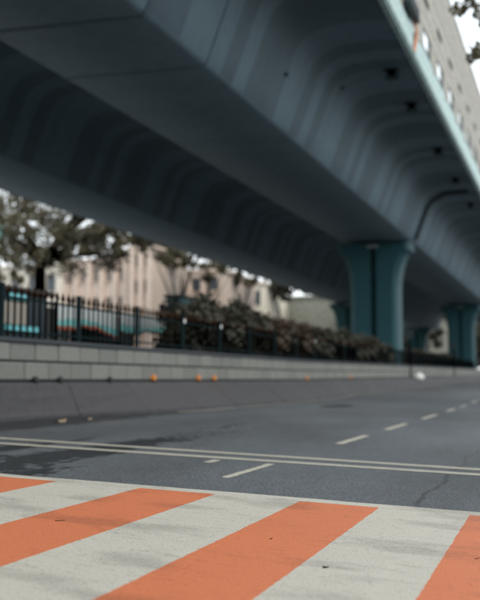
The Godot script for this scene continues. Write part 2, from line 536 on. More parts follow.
func make_wall() -> void:
	var w := thing("block_wall", "low grey concrete block wall with dark coping, standing along the road", "wall", P(-8.3, 40, 0.3))
	var o := w.position
	var b := MB.new()
	for iv in range(0, 150, 5):       # the core, recessed behind the blocks
		var r0 := rise(iv)
		var r1 := rise(iv + 5)
		b.hexa([P(-8.6, iv, 0.2) - o, P(-8.225, iv, 0.2) - o, P(-8.225, iv + 5, 0.2) - o, P(-8.6, iv + 5, 0.2) - o, P(-8.6, iv, 1.60 + r0) - o, P(-8.225, iv, 1.60 + r0) - o, P(-8.225, iv + 5, 1.60 + r1) - o, P(-8.6, iv + 5, 1.60 + r1) - o])
	part("core", b.mesh(), mats.mortar, w)
	var variants := []
	for k in 4:
		var bb := MB.new()
		var t := 0.86 + 0.09 * k
		bb.box(Vector3(-0.1, 0.0, -0.355), Vector3(0.028 + 0.003 * k, 0.283, 0.355), 0.016, Color(t, t * (1.0 + 0.012 * (k - 1)), t))
		variants.append(bb.mesh())
	var half := MB.new()
	half.box(Vector3(-0.1, 0.0, -0.17), Vector3(0.026, 0.285, 0.17), 0.014, Color(0.95, 0.95, 0.92))
	var half_mesh := half.mesh()
	for course in 2:
		var v := 6.41 if course == 1 else 6.1
		while v < 72.0:
			var half_here: bool = course == 0 and absf(v - 13.86) < 0.3
			var step := 0.37 if half_here else 0.742
			var mid := v + step / 2
			var y := (1.30 if course == 1 else 0.985) + rise(mid)
			part("block", half_mesh if half_here else variants[rng.randi() % 4], mats.block, w, at(P(-8.222 + rng.randf_range(-0.004, 0.004), mid, y) - o))
			v += step
	var far := MB.new()
	for course in 2:
		var v := 72.3 + 0.3 * course
		while v < 148.0:
			var y := (1.30 if course == 1 else 0.985) + rise(v)
			far.box(P(-8.3, v + 0.71, y) - o, P(-8.196, v, y + 0.283) - o, 0.0)
			v += 0.742
	var fb := part("far_blocks", far.mesh(), mats.block, w)
	fb.set_meta("kind", "stuff")
	b = MB.new()
	for k in 30:
		var v0 := 1.0 + k * 5.0
		b.hexa([P(-8.66, v0, 1.602 + rise(v0)) - o, P(-8.165, v0, 1.602 + rise(v0)) - o, P(-8.165, v0 + 5, 1.602 + rise(v0 + 5)) - o, P(-8.66, v0 + 5, 1.602 + rise(v0 + 5)) - o, P(-8.66, v0, 1.665 + rise(v0)) - o, P(-8.165, v0, 1.665 + rise(v0)) - o, P(-8.165, v0 + 5, 1.665 + rise(v0 + 5)) - o, P(-8.66, v0 + 5, 1.665 + rise(v0 + 5)) - o])
	part("coping", b.mesh(), mats.coping, w)
	# the sloped concrete barrier at its foot, cast in bays
	var ap := thing("road_barrier", "sloping dirty grey concrete barrier at the foot of the block wall", "barrier", P(-7.7, 40, 0.3))
	o = ap.position
	var v := 3.0
	while v < 140.0:
		var L := rng.randf_range(1.9, 2.5) if v < 60 else 6.0
		b = MB.new()
		var t := rng.randf_range(0.86, 1.0)
		var col := Color(t, t * rng.randf_range(0.97, 1.0), t)
		var off := rng.randf_range(-0.012, 0.012)
		var rings := []
		for vv in [v + 0.008, v + 0.03, v + L - 0.03, v + L - 0.008]:
			var ins := 0.02 if vv < v + 0.02 or vv > v + L - 0.02 else 0.0
			var f := apron_foot(vv) + off
			var r := rise(vv)
			var g := gy(f, vv)
			var ring := []
			for p in [[f - ins, g - 0.1], [f - ins, g + 0.05], [f - 0.05 - ins, g + 0.10], [lerpf(f, -8.13, 0.55) - ins, 0.70 + r], [-8.10 - ins, 0.90 + r - ins], [-8.15 - ins, 0.935 + r - ins], [-8.222, 0.94 + r - ins], [-8.222, g - 0.1]]:
				ring.append(P(p[0], vv, p[1]) - o)
			rings.append(ring)
		for i in 3:
			for k in 7:
				b.quad(rings[i][k], rings[i + 1][k], rings[i + 1][k + 1], rings[i][k + 1], col)
		for e in [0, 3]:
			for k in range(1, 7):
				b.tri(rings[e][0], rings[e][k], rings[e][k + 1], col)
		part("bay", b.mesh(), mats.apron, ap)
		v += L
	# reflectors on top of the barrier
	for s in [[13.03, 0], [13.83, 0], [15.69, 0], [17.71, 1], [20.29, 1], [21.37, 1], [30.39, 1], [37.5, 1]]:
		var y := 0.936 + rise(s[0])
		var lit: bool = s[1] == 1
		var mk := thing("road_marker", "small orange reflector marker on top of the sloping barrier" if lit else "small black marker stub without reflector on top of the barrier", "marker", P(-8.15, s[0], y), 0.0, "orange markers along the barrier" if lit else "black marker stubs along the barrier")
		part("foot", boxm(0.09, 0.03, 0.10, 0.008), mats.black_plastic, mk)
		var bb := MB.new()
		bb.box(Vector3(-0.03, 0.03, -0.055), Vector3(0.03, 0.15 if lit else 0.11, 0.055), 0.02)
		part("body", bb.mesh(), mats.orange_lens if lit else mats.black_plastic, mk)
		if lit:
			bb = MB.new()
			bb.tube(Vector3(0.0, 0.092, 0.05), Vector3(0.0, 0.092, 0.068), 0.045, 0.040, 14)
			part("reflector", bb.mesh(), mats.orange_lens, mk)

# ---------------------------------------------------------------- viaducts
func smooth_profile(pts: Array) -> Array:      # [position, normal of the edge before, of the edge after] with corners under 45 degrees rounded
	var n := pts.size()
	var en := []
	for i in n:
		var d: Vector2 = (pts[(i + 1) % n] - pts[i]).normalized()
		en.append(Vector2(-d.y, d.x))
	var out := []
	for i in n:
		var a: Vector2 = en[(i + n - 1) % n]
		var c: Vector2 = en[i]
		if a.dot(c) > 0.7:
			var s := (a + c).normalized()
			out.append([pts[i], s, s])
		else:
			out.append([pts[i], a, c])
	return out

func segment_mesh(pts: Array, L: float, tones: Array, gap: float, inset: float) -> ArrayMesh:
	# a slice of the deck from z = 0 to -L; profile runs clockwise seen from the camera; the ends are cut back
	var b := MB.new()
	var pr := smooth_profile(pts)
	var ctr := Vector2()
	for p in pts: ctr += p / pts.size()
	var cuts := [[gap, inset, 0], [gap + inset, 0.0, 0]]
	for k in range(1, tones.size()):
		cuts.append([L * k / tones.size(), 0.0, k])
	cuts.append([L - gap - inset, 0.0, tones.size()])
	cuts.append([L - gap, inset, tones.size()])
	var n := pr.size()
	for c in cuts.size() - 1:
		var tone: float = tones[clampi(c - 1, 0, tones.size() - 1)]
		var col := Color(tone, tone, tone)
		for i in n:
			var p0: Vector2 = pr[i][0]
			var p1: Vector2 = pr[(i + 1) % n][0]
			var plain: float = lerpf(0.85, tone, 0.15)          # the soffit forms are all alike
			var paint := Color(plain, plain, plain) if maxf(p0.y, p1.y) < 0.3 else col
			var n0: Vector2 = pr[i][2]
			var n1: Vector2 = pr[(i + 1) % n][1]
			var q := []
			for k in [[p0, n0, 0], [p0, n0, 1], [p1, n1, 1], [p1, n1, 0]]:
				var e: Array = cuts[c + k[2]]
				var w: Vector2 = k[0] - k[1] * e[1]
				q.append(Vector3(w.x, w.y, -e[0]))
			b.quadn(q, [Vector3(n0.x, n0.y, 0), Vector3(n0.x, n0.y, 0), Vector3(n1.x, n1.y, 0), Vector3(n1.x, n1.y, 0)], paint)
	var poly := PackedVector2Array()
	for e in pr: poly.append(e[0] - (e[1] + e[2]).normalized() * inset)
	var idx := Geometry2D.triangulate_polygon(poly)
	for z in [-gap, -(L - gap)]:
		for i in range(0, idx.size(), 3):
			b.tri(Vector3(poly[idx[i]].x, poly[idx[i]].y, z), Vector3(poly[idx[i + 1]].x, poly[idx[i + 1]].y, z), Vector3(poly[idx[i + 2]].x, poly[idx[i + 2]].y, z))
	return b.mesh()

func deck_profile(right_edge: float, left_edge: float) -> Array:
	# origin: the right corner of the soffit; x across, y up; soffit rises 4.5 % to the left
	var r := []
	r.append(Vector2(-4.4, 0.20))
	r.append(Vector2(-0.10, 0.005))
	r.append(Vector2(0.04, 0.12))
	for p in [[0.29, 0.75], [0.55, 1.45], [0.80, 2.12], [0.92, 2.40], [1.10, 2.62], [1.32, 2.80], [1.60, 2.93], [1.95, 3.01], [2.40, 3.05], [3.2, 3.05]]:
		r.append(Vector2(p[0], p[1]))
	r.append(Vector2(right_edge - 0.12, 2.96))
	r.append(Vector2(right_edge, 2.96))
	r.append(Vector2(right_edge, 3.55))
	r.append(Vector2(left_edge, 3.95))
	r.append(Vector2(left_edge, 3.45))
	for p in [[-6.7, 3.38], [-6.3, 3.30], [-5.9, 3.10], [-5.6, 2.75], [-5.35, 2.3], [-4.9, 1.2], [-4.48, 0.26]]:
		r.append(Vector2(p[0], p[1]))
	return r

func make_pier(u: float, v: float, soffit: float, label: String) -> void:
	var base := 0.3 + rise(v)
	var t := thing("bridge_pier", label, "pier", P(u, v, base))
	var H := soffit - base
	# outline: shaft, flaring to the width of the soffit
	var half := []
	half.append(Vector2(1.48, 0))
	half.append(Vector2(1.48, H - 3.2))
	for k in range(1, 9):
		var s := k / 8.0
		half.append(Vector2(1.48 + 0.82 * (1.0 - cos(s * PI * 0.5)), H - 3.2 + 2.6 * sin(s * PI * 0.5)))
	half.append(Vector2(2.30, H - 0.06))
	var b := MB.new()
	var D := 1.1
	var rings := []
	for h in half:
		var x: float = h.x
		rings.append([h.y, [[-x, D - 0.3], [-x + 0.3, D], [-0.22, D], [-0.14, D - 0.09], [0.14, D - 0.09], [0.22, D], [x - 0.3, D], [x, D - 0.3], [x, -D + 0.3], [x - 0.3, -D], [-x + 0.3, -D], [-x, -D + 0.3]]])
	for i in rings.size() - 1:
		for k in 12:
			var a: Array = rings[i][1][k]
			var c: Array = rings[i][1][(k + 1) % 12]
			var a2: Array = rings[i + 1][1][k]
			var c2: Array = rings[i + 1][1][(k + 1) % 12]
			b.quad(Vector3(a[0], rings[i][0], a[1]), Vector3(a2[0], rings[i + 1][0], a2[1]), Vector3(c2[0], rings[i + 1][0], c2[1]), Vector3(c[0], rings[i][0], c[1]))
	var top: Array = rings[-1]
	for k in range(1, 11):
		b.tri(Vector3(top[1][0][0], top[0], top[1][0][1]), Vector3(top[1][k][0], top[0], top[1][k][1]), Vector3(top[1][k + 1][0], top[0], top[1][k + 1][1]))
	part("shaft", b.mesh(), mats.pier_paint, t)
	# glossier strip of the same paint, added on the right corner to catch a highlight
	b = MB.new()
	for i in half.size() - 1:
		var xa: float = half[i].x + 0.004
		var xb: float = half[i + 1].x + 0.004
		b.quad(Vector3(xa - 0.15, half[i].y, D - 0.146), Vector3(xb - 0.15, half[i + 1].y, D - 0.146), Vector3(xb, half[i + 1].y, D - 0.296), Vector3(xa, half[i].y, D - 0.296))
	part("highlight_strip", b.mesh(), mats.pier_gloss, t)
	b = MB.new()
	b.tube(Vector3(0, 0, D - 0.03), Vector3(0, H - 0.45, D - 0.03), 0.065, 0.065, 10)
	part("drain_pipe", b.mesh(), mats.galvanised if v > 100.0 else mats.pier_paint, t)
	for s in [-1.0, 1.0]:
		b = MB.new()
		b.box(Vector3(s * 1.2 - 0.35, H - 0.07, -0.5), Vector3(s * 1.2 + 0.35, H + 0.05, 0.5), 0.02)
		part("bearing", b.mesh(), mats.joint_dark, t)
	b = MB.new()
	b.box(Vector3(-0.36, H - 0.42, D - 0.03), Vector3(0.36, H - 0.16, D + 0.12), 0.03)
	part("bearing_block", b.mesh(), mats.galvanised, t)

func make_viaducts() -> void:
	var L := 3.75
	for side in 2:
		var right := side == 0
		var rootpos := P(-8.70, 18.6, 9.50) if right else P(-20.95, 18.6, 9.98)
		var turn := -HEAD if right else -0.004
		var t := thing("viaduct", "blue grey concrete box girder viaduct with curved underside and drains, beside the road" if right else "dark concrete box girder viaduct behind the one beside the road", "viaduct", rootpos + (Vector3(-HEAD * 9.25, 0, 0) if right else Vector3.ZERO), turn)
		var prof := deck_profile(4.12, -7.75) if right else deck_profile(5.9, -8.3)
		# profile must run so that normals point outwards
		prof.reverse()
		var kinds := []
		var tones := [[1.0, 0.98, 0.66, 0.68], [0.68, 0.98, 0.66, 0.92], [0.64, 0.70, 1.0, 0.95], [0.94, 0.65, 0.98, 0.67]]
		for k in 4:
			kinds.append(segment_mesh(prof, L, tones[k], 0.010, 0.022))
		var wide := segment_mesh(prof, L, tones[2], 0.04, 0.07)
		for k in range(-24, 40):
			var expansion := k == 0 or k == 10 or k == 23 or k == -1 or k == 9 or k == 22
			part("girder_segment", wide if expansion else kinds[(k * 7 + 280) % 4], mats.concrete, t, at(Vector3(0, 0, -L * k)))
		if not right:
			continue
		# drains under the overhang
		for v in [33.0, 37.4, 45.3, 52.5, 60.5, 70.0]:
			var d := part("drain_outlet", boxm(0.55, 0.03, 0.55, 0.01), mats.joint_dark, t, at(Vector3(3.12, 3.03, -(v - 18.6))))
			var b := MB.new()
			b.tube(Vector3(0, 0.0, 0), Vector3(0, -0.24, 0), 0.14, 0.14, 14)
			b.tube(Vector3(0, -0.24, 0), Vector3(0, -0.29, 0), 0.26, 0.26, 14)
			part("spout", b.mesh(), mats.dark_metal, d)
		for s in [[0.60, 1.50, 9.2], [1.18, 2.66, 14.6]]:
			var b := MB.new()
			b.tube(Vector3(-0.10, 0.03, 0), Vector3(0.04, -0.012, 0), 0.07, 0.07, 10)
			part("weep_hole", b.mesh(), mats.joint_dark, t, at(Vector3(s[0], s[1], -s[2])))
		# the drain pipe that follows the cove at the pier joint
		var b := MB.new()
		var path := [Vector2(0.16, 0.1), Vector2(0.66, 1.42), Vector2(0.92, 2.1), Vector2(1.22, 2.48), Vector2(2.0, 2.88), Vector2(3.4, 2.92)]
		for i in path.size() - 1:
			b.tube(Vector3(path[i].x, path[i].y, 0), Vector3(path[i + 1].x, path[i + 1].y, 0), 0.085, 0.085, 8)
		part("drain_pipe", b.mesh(), mats.joint_dark, t, at(Vector3(0.06, 0, -37.2)))
		# edge beam: dark drip and pale fascia
		for k in range(-8, 34):
			b = MB.new()
			b.box(Vector3(3.98, 2.86, -L + 0.01), Vector3(4.20, 2.955, -0.01), 0.02)
			part("drip_edge", b.mesh(), mats.fascia, t, at(Vector3(0, 0, -L * k)))
			b = MB.new()
			b.box(Vector3(4.125, 2.957, -L + 0.008), Vector3(4.245, 3.75, -0.008), 0.012)
			part("fascia_panel", b.mesh(), mats.fascia, t, at(Vector3(0, 0, -L * k)))
		make_noise_barrier(t, L)
	make_pier(-10.55, 56.3, 9.52, "massive dark teal bridge pier with flared head rising behind the hedge")
	make_pier(-10.2, 106.9, 9.53, "dark teal bridge pier with a pale drain pipe farther along the road viaduct")
	make_pier(-23.0, 105.5, 10.0, "dark teal pier partly hidden behind the massive flared pier")
	make_pier(-23.0, 161.0, 10.0, "small far dark teal pier of the rear viaduct")

func make_noise_barrier(viaduct: Node3D, L: float) -> void:
	# stands on the deck edge; a row of real slot openings low down, a row of dark recessed slots above
	var t := thing("noise_barrier", "tall tan panelled noise barrier with slot openings on the viaduct edge", "noise barrier", viaduct.position + Vector3(4.1, 3.56, 0).rotated(Vector3.UP, -HEAD), -HEAD)
	var lower := MB.new()      # sill wall below the openings
	lower.box(Vector3(-0.02, -0.006, -L + 0.02), Vector3(0.014, 0.72, -0.02), 0.01)
	var lower_mesh := lower.mesh()
	var up := MB.new()
	# wall round the opening: piers at both sides, then planks above
	up.box(Vector3(-0.02, 0.725, -0.92), Vector3(0.04, 1.48, -0.02), 0.012)
	up.box(Vector3(-0.02, 0.725, -L + 0.02), Vector3(0.04, 1.48, -2.83), 0.012)
	var y := 1.485
	var k := 0
	while y < 5.5:
		var hh := 0.36
		if k == 3:
			up.box(Vector3(0.0, y, -1.05), Vector3(0.05, y + hh - 0.012, -0.02), 0.012)
			up.box(Vector3(0.0, y, -L + 0.02), Vector3(0.05, y + hh - 0.012, -2.55), 0.012)
		else:
			var tone: float = [1.0, 0.93, 1.0, 0.9, 1.03, 0.95, 0.88, 1.0, 0.92, 0.97, 1.0][k % 11]
			up.box(Vector3(0.0, y, -L + 0.02), Vector3(0.05 + (0.012 if k % 2 == 0 else 0.0), y + hh - 0.012, -0.02), 0.012, Color(tone, tone, tone))
		y += hh
		k += 1
	var up_mesh := up.mesh()
	var fr := MB.new()
	fr.box(Vector3(0.0, 0.725, -2.83), Vector3(0.05, 0.775, -0.92), 0.008)
	fr.box(Vector3(0.0, 1.43, -2.83), Vector3(0.05, 1.48, -0.92), 0.008)
	fr.box(Vector3(0.0, 0.777, -1.0), Vector3(0.05, 1.428, -0.92), 0.008)
	fr.box(Vector3(0.0, 0.777, -2.83), Vector3(0.05, 1.428, -2.75), 0.008)
	var fr_mesh := fr.mesh()
	var sl := MB.new()
	sl.box(Vector3(-0.06, 2.50, -2.66), Vector3(-0.012, 3.0, -0.94), 0.01)
	var sl_mesh := sl.mesh()
	var post := MB.new()
	post.box(Vector3(-0.2, -0.003, -0.1), Vector3(0.075, 5.9, 0.1), 0.015)
	var post_mesh := post.mesh()
	var cap := MB.new()
	cap.box(Vector3(-0.16, 5.79, -L + 0.11), Vector3(0.1, 5.88, -0.11), 0.02)
	var cap_mesh := cap.mesh()
	for i in range(-6, 33):
		var z := -L * i + 0.4
		var lp := part("sill_panel", lower_mesh, mats.fascia, t, at(Vector3(0, 0, z)))
		lp.set_meta("label", "pale teal sill panel below the slots")
		part("panel", up_mesh, mats.barrier_panel, t, at(Vector3(0, 0, z)))
		part("slot_frame", fr_mesh, mats.dark_metal, t, at(Vector3(0, 0, z)))
		part("louvre", sl_mesh, mats.slot_dark, t, at(Vector3(0, 0, z)))
		part("post", post_mesh, mats.barrier_panel, t, at(Vector3(0, 0, z)))
		part("top_rail", cap_mesh, mats.barrier_panel, t, at(Vector3(0, 0, z)))
	# dark box with an orange hose hanging over the fascia
	var base := viaduct.position
	var on := func(v: float, y2: float, out: float) -> Vector3:
		return base + Vector3(4.12 + out, y2 - base.y, -(v - 18.6)).rotated(Vector3.UP, -HEAD)
	var jb := thing("junction_box", "dark steel box fixed to the noise barrier above the orange sleeve", "box", on.call(30.4, 13.55, 0.2), -HEAD)
	var bb := MB.new()
	bb.box(Vector3(-0.09, 0, -1.0), Vector3(0.12, 0.5, 1.0), 0.02)
	part("housing", bb.mesh(), mats.dark_metal, jb)
	bb = MB.new()
	bb.box(Vector3(0.121, 0.06, -0.9), Vector3(0.14, 0.44, 0.9), 0.006)
	part("lid", bb.mesh(), mats.slot_dark, jb)
	var sl2 := thing("orange_sleeve", "faded orange sleeve hanging from the dark box over the pale fascia", "sleeve", on.call(31.3, 12.5, 0.17), -HEAD)
	bb = MB.new()
	for i in 14:
		for j in 6:
			var q := []
			for e in [[0, 0], [1, 0], [1, 1], [0, 1]]:
				var sy: float = (i + e[0]) / 14.0
				var sx: float = (j + e[1]) / 6.0 - 0.5
				q.append(Vector3(0.03 * sin(sy * 5.0) + 0.035 * cos(sx * 9.0 + sy * 2.0), 1.06 - 1.02 * sy, sx * (0.62 - 0.2 * sin(sy * 3.0)) - 0.08 * sin(sy * 4.0)))
			bb.quad(q[0], q[1], q[2], q[3])
	part("sleeve", bb.mesh(), mats.orange_tarp, sl2)

# ---------------------------------------------------------------- fence
func make_fence() -> void:
	var t := thing("iron_fence", "dark iron picket fence with bronze spear tips on top of the block wall", "fence", P(-8.42, 25, 1.665))
	var o := t.position
	var pk := MB.new()
	pk.tube(Vector3(0, 0.03, 0), Vector3(0, 0.74, 0), 0.019, 0.019, 6)
	var pk_mesh := pk.mesh()
	var tip := MB.new()
	tip.tube(Vector3(0, 0.74, 0), Vector3(0, 0.775, 0), 0.02, 0.04, 6)
	tip.tube(Vector3(0, 0.775, 0), Vector3(0, 0.90, 0), 0.04, 0.004, 6)
	var tip_mesh := tip.mesh()
	var post := MB.new()
	post.box(Vector3(-0.04, 0, -0.04), Vector3(0.04, 0.86, 0.04), 0.008)
	post.box(Vector3(-0.048, 0.861, -0.048), Vector3(0.048, 0.885, 0.048), 0.008)
	var post_mesh := post.mesh()
	var rail := MB.new()
	for y in [0.10, 0.66]:
		rail.box(Vector3(-0.014, y, -2.46), Vector3(0.014, y + 0.035, -0.045), 0.004)
	var rail_mesh := rail.mesh()
	var dot := MB.new()
	dot.tube(Vector3(0.04, 0.72, 0), Vector3(0.055, 0.72, 0), 0.055, 0.055, 14)
	var dot_mesh := dot.mesh()
	var far := MB.new()
	for k in range(-2, 36):
		var v0 := 12.4 + 2.503 * k
		part("post", post_mesh, mats.picket, t, at(P(-8.42, v0, 1.665 + rise(v0)) - o))
		var slope := Basis(Vector3.RIGHT, 0.006 if v0 > 30.0 else 0.0)
		part("rail", rail_mesh, mats.picket, t, Transform3D(slope, P(-8.42, v0, 1.665 + rise(v0)) - o))
		if k in [3, 4] or k == 8:
			part("reflector", dot_mesh, mats.white_plastic, t, at(P(-8.42, v0, 1.665 + rise(v0)) - o))
		for i in range(1, 13):
			var v := v0 + 2.503 * i / 13.0
			var p := P(-8.42, v, 1.665 + rise(v)) - o
			if v < 45.0:
				var q := part("picket", pk_mesh, mats.picket, t, at(p))
				part("spear_tip", tip_mesh, mats.picket_tip, q)
			else:
				far.tube(p + Vector3(0, 0.06, 0), p + Vector3(0, 0.76, 0), 0.011, 0.011, 4)
				far.tube(p + Vector3(0, 0.76, 0), p + Vector3(0, 0.87, 0), 0.022, 0.003, 4)
	var f := part("far_pickets", far.mesh(), mats.picket, t)
	f.set_meta("kind", "stuff")

# ---------------------------------------------------------------- buildings and stalls behind the fence
func house(called: String, label: String, x0: float, x1: float, ytop: float, v: float, wall: String, cols: int, rows: int, depth: float, pil: bool) -> void:
	# a facade that faces the road's near end; x0, x1, ytop from the photograph at depth v
	var a := px(x0, 379, v)
	var c := px(x1, 379, v)
	var top := px((x0 + x1) / 2, ytop, v).y
	var w := c.x - a.x
	var base := 0.38 + rise(v)
	var t := thing(called, label, "building", Vector3((a.x + c.x) / 2, base, -v))
	var H := top - base
	var bm: Material = mats[wall]
	var wy := H / rows
	var wx := w / maxi(cols, 1)
	var b := MB.new()
	# wall as a grid with real openings
	for r in rows:
		var y0 := r * wy
		if cols == 0:          # a blank wall
			b.box(Vector3(-w / 2, y0, -0.3), Vector3(w / 2, y0 + wy, 0))
			continue
		b.box(Vector3(-w / 2, y0, -0.3), Vector3(w / 2, y0 + wy * 0.32, 0))
		b.box(Vector3(-w / 2, y0 + wy * 0.80, -0.3), Vector3(w / 2, y0 + wy, 0))
		for k in cols + 1:
			var xa := -w / 2 + wx * (k - 0.24)
			var xb := -w / 2 + wx * (k + 0.24)
			b.box(Vector3(maxf(xa, -w / 2), y0 + wy * 0.32, -0.3), Vector3(minf(xb, w / 2), y0 + wy * 0.80, 0))
	b.box(Vector3(-w / 2, 0, -depth), Vector3(-w / 2 + 0.3, H, -0.301))
	b.box(Vector3(w / 2 - 0.3, 0, -depth), Vector3(w / 2, H, -0.301))
	b.box(Vector3(-w / 2 + 0.3, 0, -depth), Vector3(w / 2 - 0.3, H, -depth + 0.3))
	part("wall", b.mesh(), bm, t)
	var roof := MB.new()
	roof.box(Vector3(-w / 2 - 0.25, H + 0.002, -depth - 0.2), Vector3(w / 2 + 0.25, H + 0.30, 0.28), 0.04)
	part("roof", roof.mesh(), bm, t)
	for r in rows:
		for k in cols:
			var cx := -w / 2 + wx * (k + 0.5)
			var pw := wx * 0.26
			var ya := r * wy + wy * 0.32
			var yb := r * wy + wy * 0.80
			var fb := MB.new()
			fb.box(Vector3(cx - pw, ya, -0.22), Vector3(cx - pw + 0.07, yb, -0.14))
			fb.box(Vector3(cx + pw - 0.07, ya, -0.22), Vector3(cx + pw, yb, -0.14))
			fb.box(Vector3(cx - pw + 0.07, yb - 0.07, -0.22), Vector3(cx + pw - 0.07, yb, -0.14))
			fb.box(Vector3(cx - pw + 0.07, ya, -0.22), Vector3(cx + pw - 0.07, ya + 0.07, -0.14))
			fb.box(Vector3(cx - 0.03, ya + 0.07, -0.22), Vector3(cx + 0.03, yb - 0.07, -0.14))
			var wn := part("window", fb.mesh(), mats.frame, t)
			var pb := MB.new()
			pb.box(Vector3(cx - pw, ya, -0.26), Vector3(cx + pw, yb, -0.225))
			part("pane", pb.mesh(), mats.window_glass if not pil else mats.blind, wn)
			var sb := MB.new()
			sb.box(Vector3(cx - pw - 0.1, ya - 0.1, 0.002), Vector3(cx + pw + 0.1, ya, 0.14), 0.02)
			part("sill", sb.mesh(), bm, wn)
	if pil:
		for k in cols + 1:
			var pb := MB.new()
			var cx2 := clampf(-w / 2 + wx * k, -w / 2 + 0.3, w / 2 - 0.3)
			pb.box(Vector3(cx2 - 0.28, 0, 0.003), Vector3(cx2 + 0.28, H - 0.01, 0.3), 0.03)
			part("pilaster", pb.mesh(), bm, t)

func awning_mesh(a: float, bb: float, y0: float, y1: float, out: float, scallop: float) -> ArrayMesh:
	# a sagging cloth sheet from the back edge (y1) to the front edge (y0), with a hanging scalloped valance
	var b := MB.new()
	var n := 24
	var m := 6
	var f := func(i: int, j: int) -> Vector3:
		var s := float(i) / n
		var t := float(j) / m
		return Vector3(out * t, lerpf(y1, y0, t) - 0.10 * sin(t * PI) - 0.05 * absf(sin(s * PI * 4.0)) * t, -lerpf(a, bb, s))
	for i in n:
		for j in m:
			b.quad(f.call(i, j), f.call(i + 1, j), f.call(i + 1, j + 1), f.call(i, j + 1))
		var p: Vector3 = f.call(i, m)
		var q: Vector3 = f.call(i + 1, m)
		var d0 := scallop * (0.55 + 0.45 * absf(sin(PI * i * 5.0 / n)))
		var d1 := scallop * (0.55 + 0.45 * absf(sin(PI * (i + 1) * 5.0 / n)))
		b.quad(p, q, q + Vector3(0.02, -d1, 0), p + Vector3(0.02, -d0, 0))
	return b.mesh()

func make_stall(label: String, v0: float, v1: float, u: float, roof: String, trim: String, y_front: float, y_back: float) -> void:
	var g := 0.38
	var t := thing("market_stall", label, "stall", P(u, (v0 + v1) / 2, g))
	var half := (v1 - v0) / 2
	for s in [-1.0, 1.0]:
		for k in [[0.0, y_back - g], [1.6, y_front - g + 0.05]]:
			var b := MB.new()
			b.tube(Vector3(k[0], 0, s * (half - 0.1)), Vector3(k[0], k[1], s * (half - 0.1)), 0.035, 0.035, 8)
			part("pole", b.mesh(), mats.wood_dark, t)
	part("awning", awning_mesh(-half, half, y_front - g, y_back - g, 1.7, 0.02), mats[roof], t)
	var n := 40
	for layer in 3:          # a hanging cloth: white above, a cyan band, and a trim sewn along its wavy hem
		var b := MB.new()
		for i in n:
			for j in 5:
				var q := []
				for k in [[0, 0], [1, 0], [1, 1], [0, 1]]:
					var sz: float = float(i + k[0]) / n
					var drop: float = 0.34 + (0.10 if roof == "tarp_white" else 0.0) + 0.08 * sin(sz * 5.0 + v0)
					var band: float = 0.20 + 0.07 * sin(sz * 9.0 + v0 * 2.0) + 0.03 * sin(sz * 27.0)
					var top: float = y_front - g - 0.03 - [0.0, drop + 0.002, drop + band * 0.8 + 0.004][layer]
					var dd: float = [drop, band * 0.8, 0.08 + 0.02 * sin(sz * 13.0)][layer]
					q.append(Vector3(1.74 + 0.035 * sin(sz * 44.0) * (0.3 + (j + k[1]) / 5.0), top - dd * (j + k[1]) / 5.0, lerpf(half, -half, sz)))
				b.quad(q[0], q[1], q[2], q[3])
		part(["hanging_cloth", "cyan_band", "trim"][layer], b.mesh(), [mats.tarp_white, mats.tarp_teal, mats[trim]][layer], t)
	part("counter", boxm(0.7, 0.95, half * 2 - 0.4, 0.02), mats.wood_dark, t, at(Vector3(1.1, 0, 0)))
	var b := MB.new()
	b.box(Vector3(-0.06, 0, -half), Vector3(-0.02, y_back - g - 0.15, half))
	part("back_cloth", b.mesh(), mats.tarp_white if roof == "tarp_white" else mats.kiosk_dark, t)
	# sacks on the counter
	for i in 5:
		var z := lerpf(-half + 0.5, half - 0.5, i / 4.0)
		make_sack("white woven sack standing on the stall counter", P(u + 1.1, (v0 + v1) / 2 - z, g + 0.95), 0.26, 0.62, "sacks on the stall counters")

func sack_mesh(r: float, h: float, sd: int) -> ArrayMesh:
	var b := MB.new()
	var nn := FastNoiseLite.new(); nn.seed = sd; nn.frequency = 1.1
	var rings := 9
	var sides := 14
	var f := func(i: int, j: int) -> Vector3:
		var t := float(i) / rings
		var rr: float = r * ([0.75, 0.97, 1.04, 1.05, 1.0, 0.93, 0.80, 0.50, 0.28, 0.36][i])
		var a := TAU * (j % sides) / sides
		var k := 1.0 + 0.22 * nn.get_noise_3d(cos(a) * 2.0, t * 3.0, sin(a) * 2.0)
		return Vector3(cos(a) * rr * k, h * t, sin(a) * rr * k * 0.8)
	for i in rings:
		for j in sides:
			b.quad(f.call(i, j), f.call(i + 1, j), f.call(i + 1, j + 1), f.call(i, j + 1))
	for j in sides:
		b.tri(Vector3(0, 0, 0), f.call(0, j), f.call(0, j + 1))
		b.tri(Vector3(0, h * 0.97, 0), f.call(rings, j + 1), f.call(rings, j))
	return b.mesh()

func make_sack(label: String, p: Vector3, r: float, h: float, group := "") -> void:
	var o := part("sack", sack_mesh(r, h, int(absf(p.z) * 100.0)), mats.sack_white, self, at(p))
	tag(o, label, "sack", group)

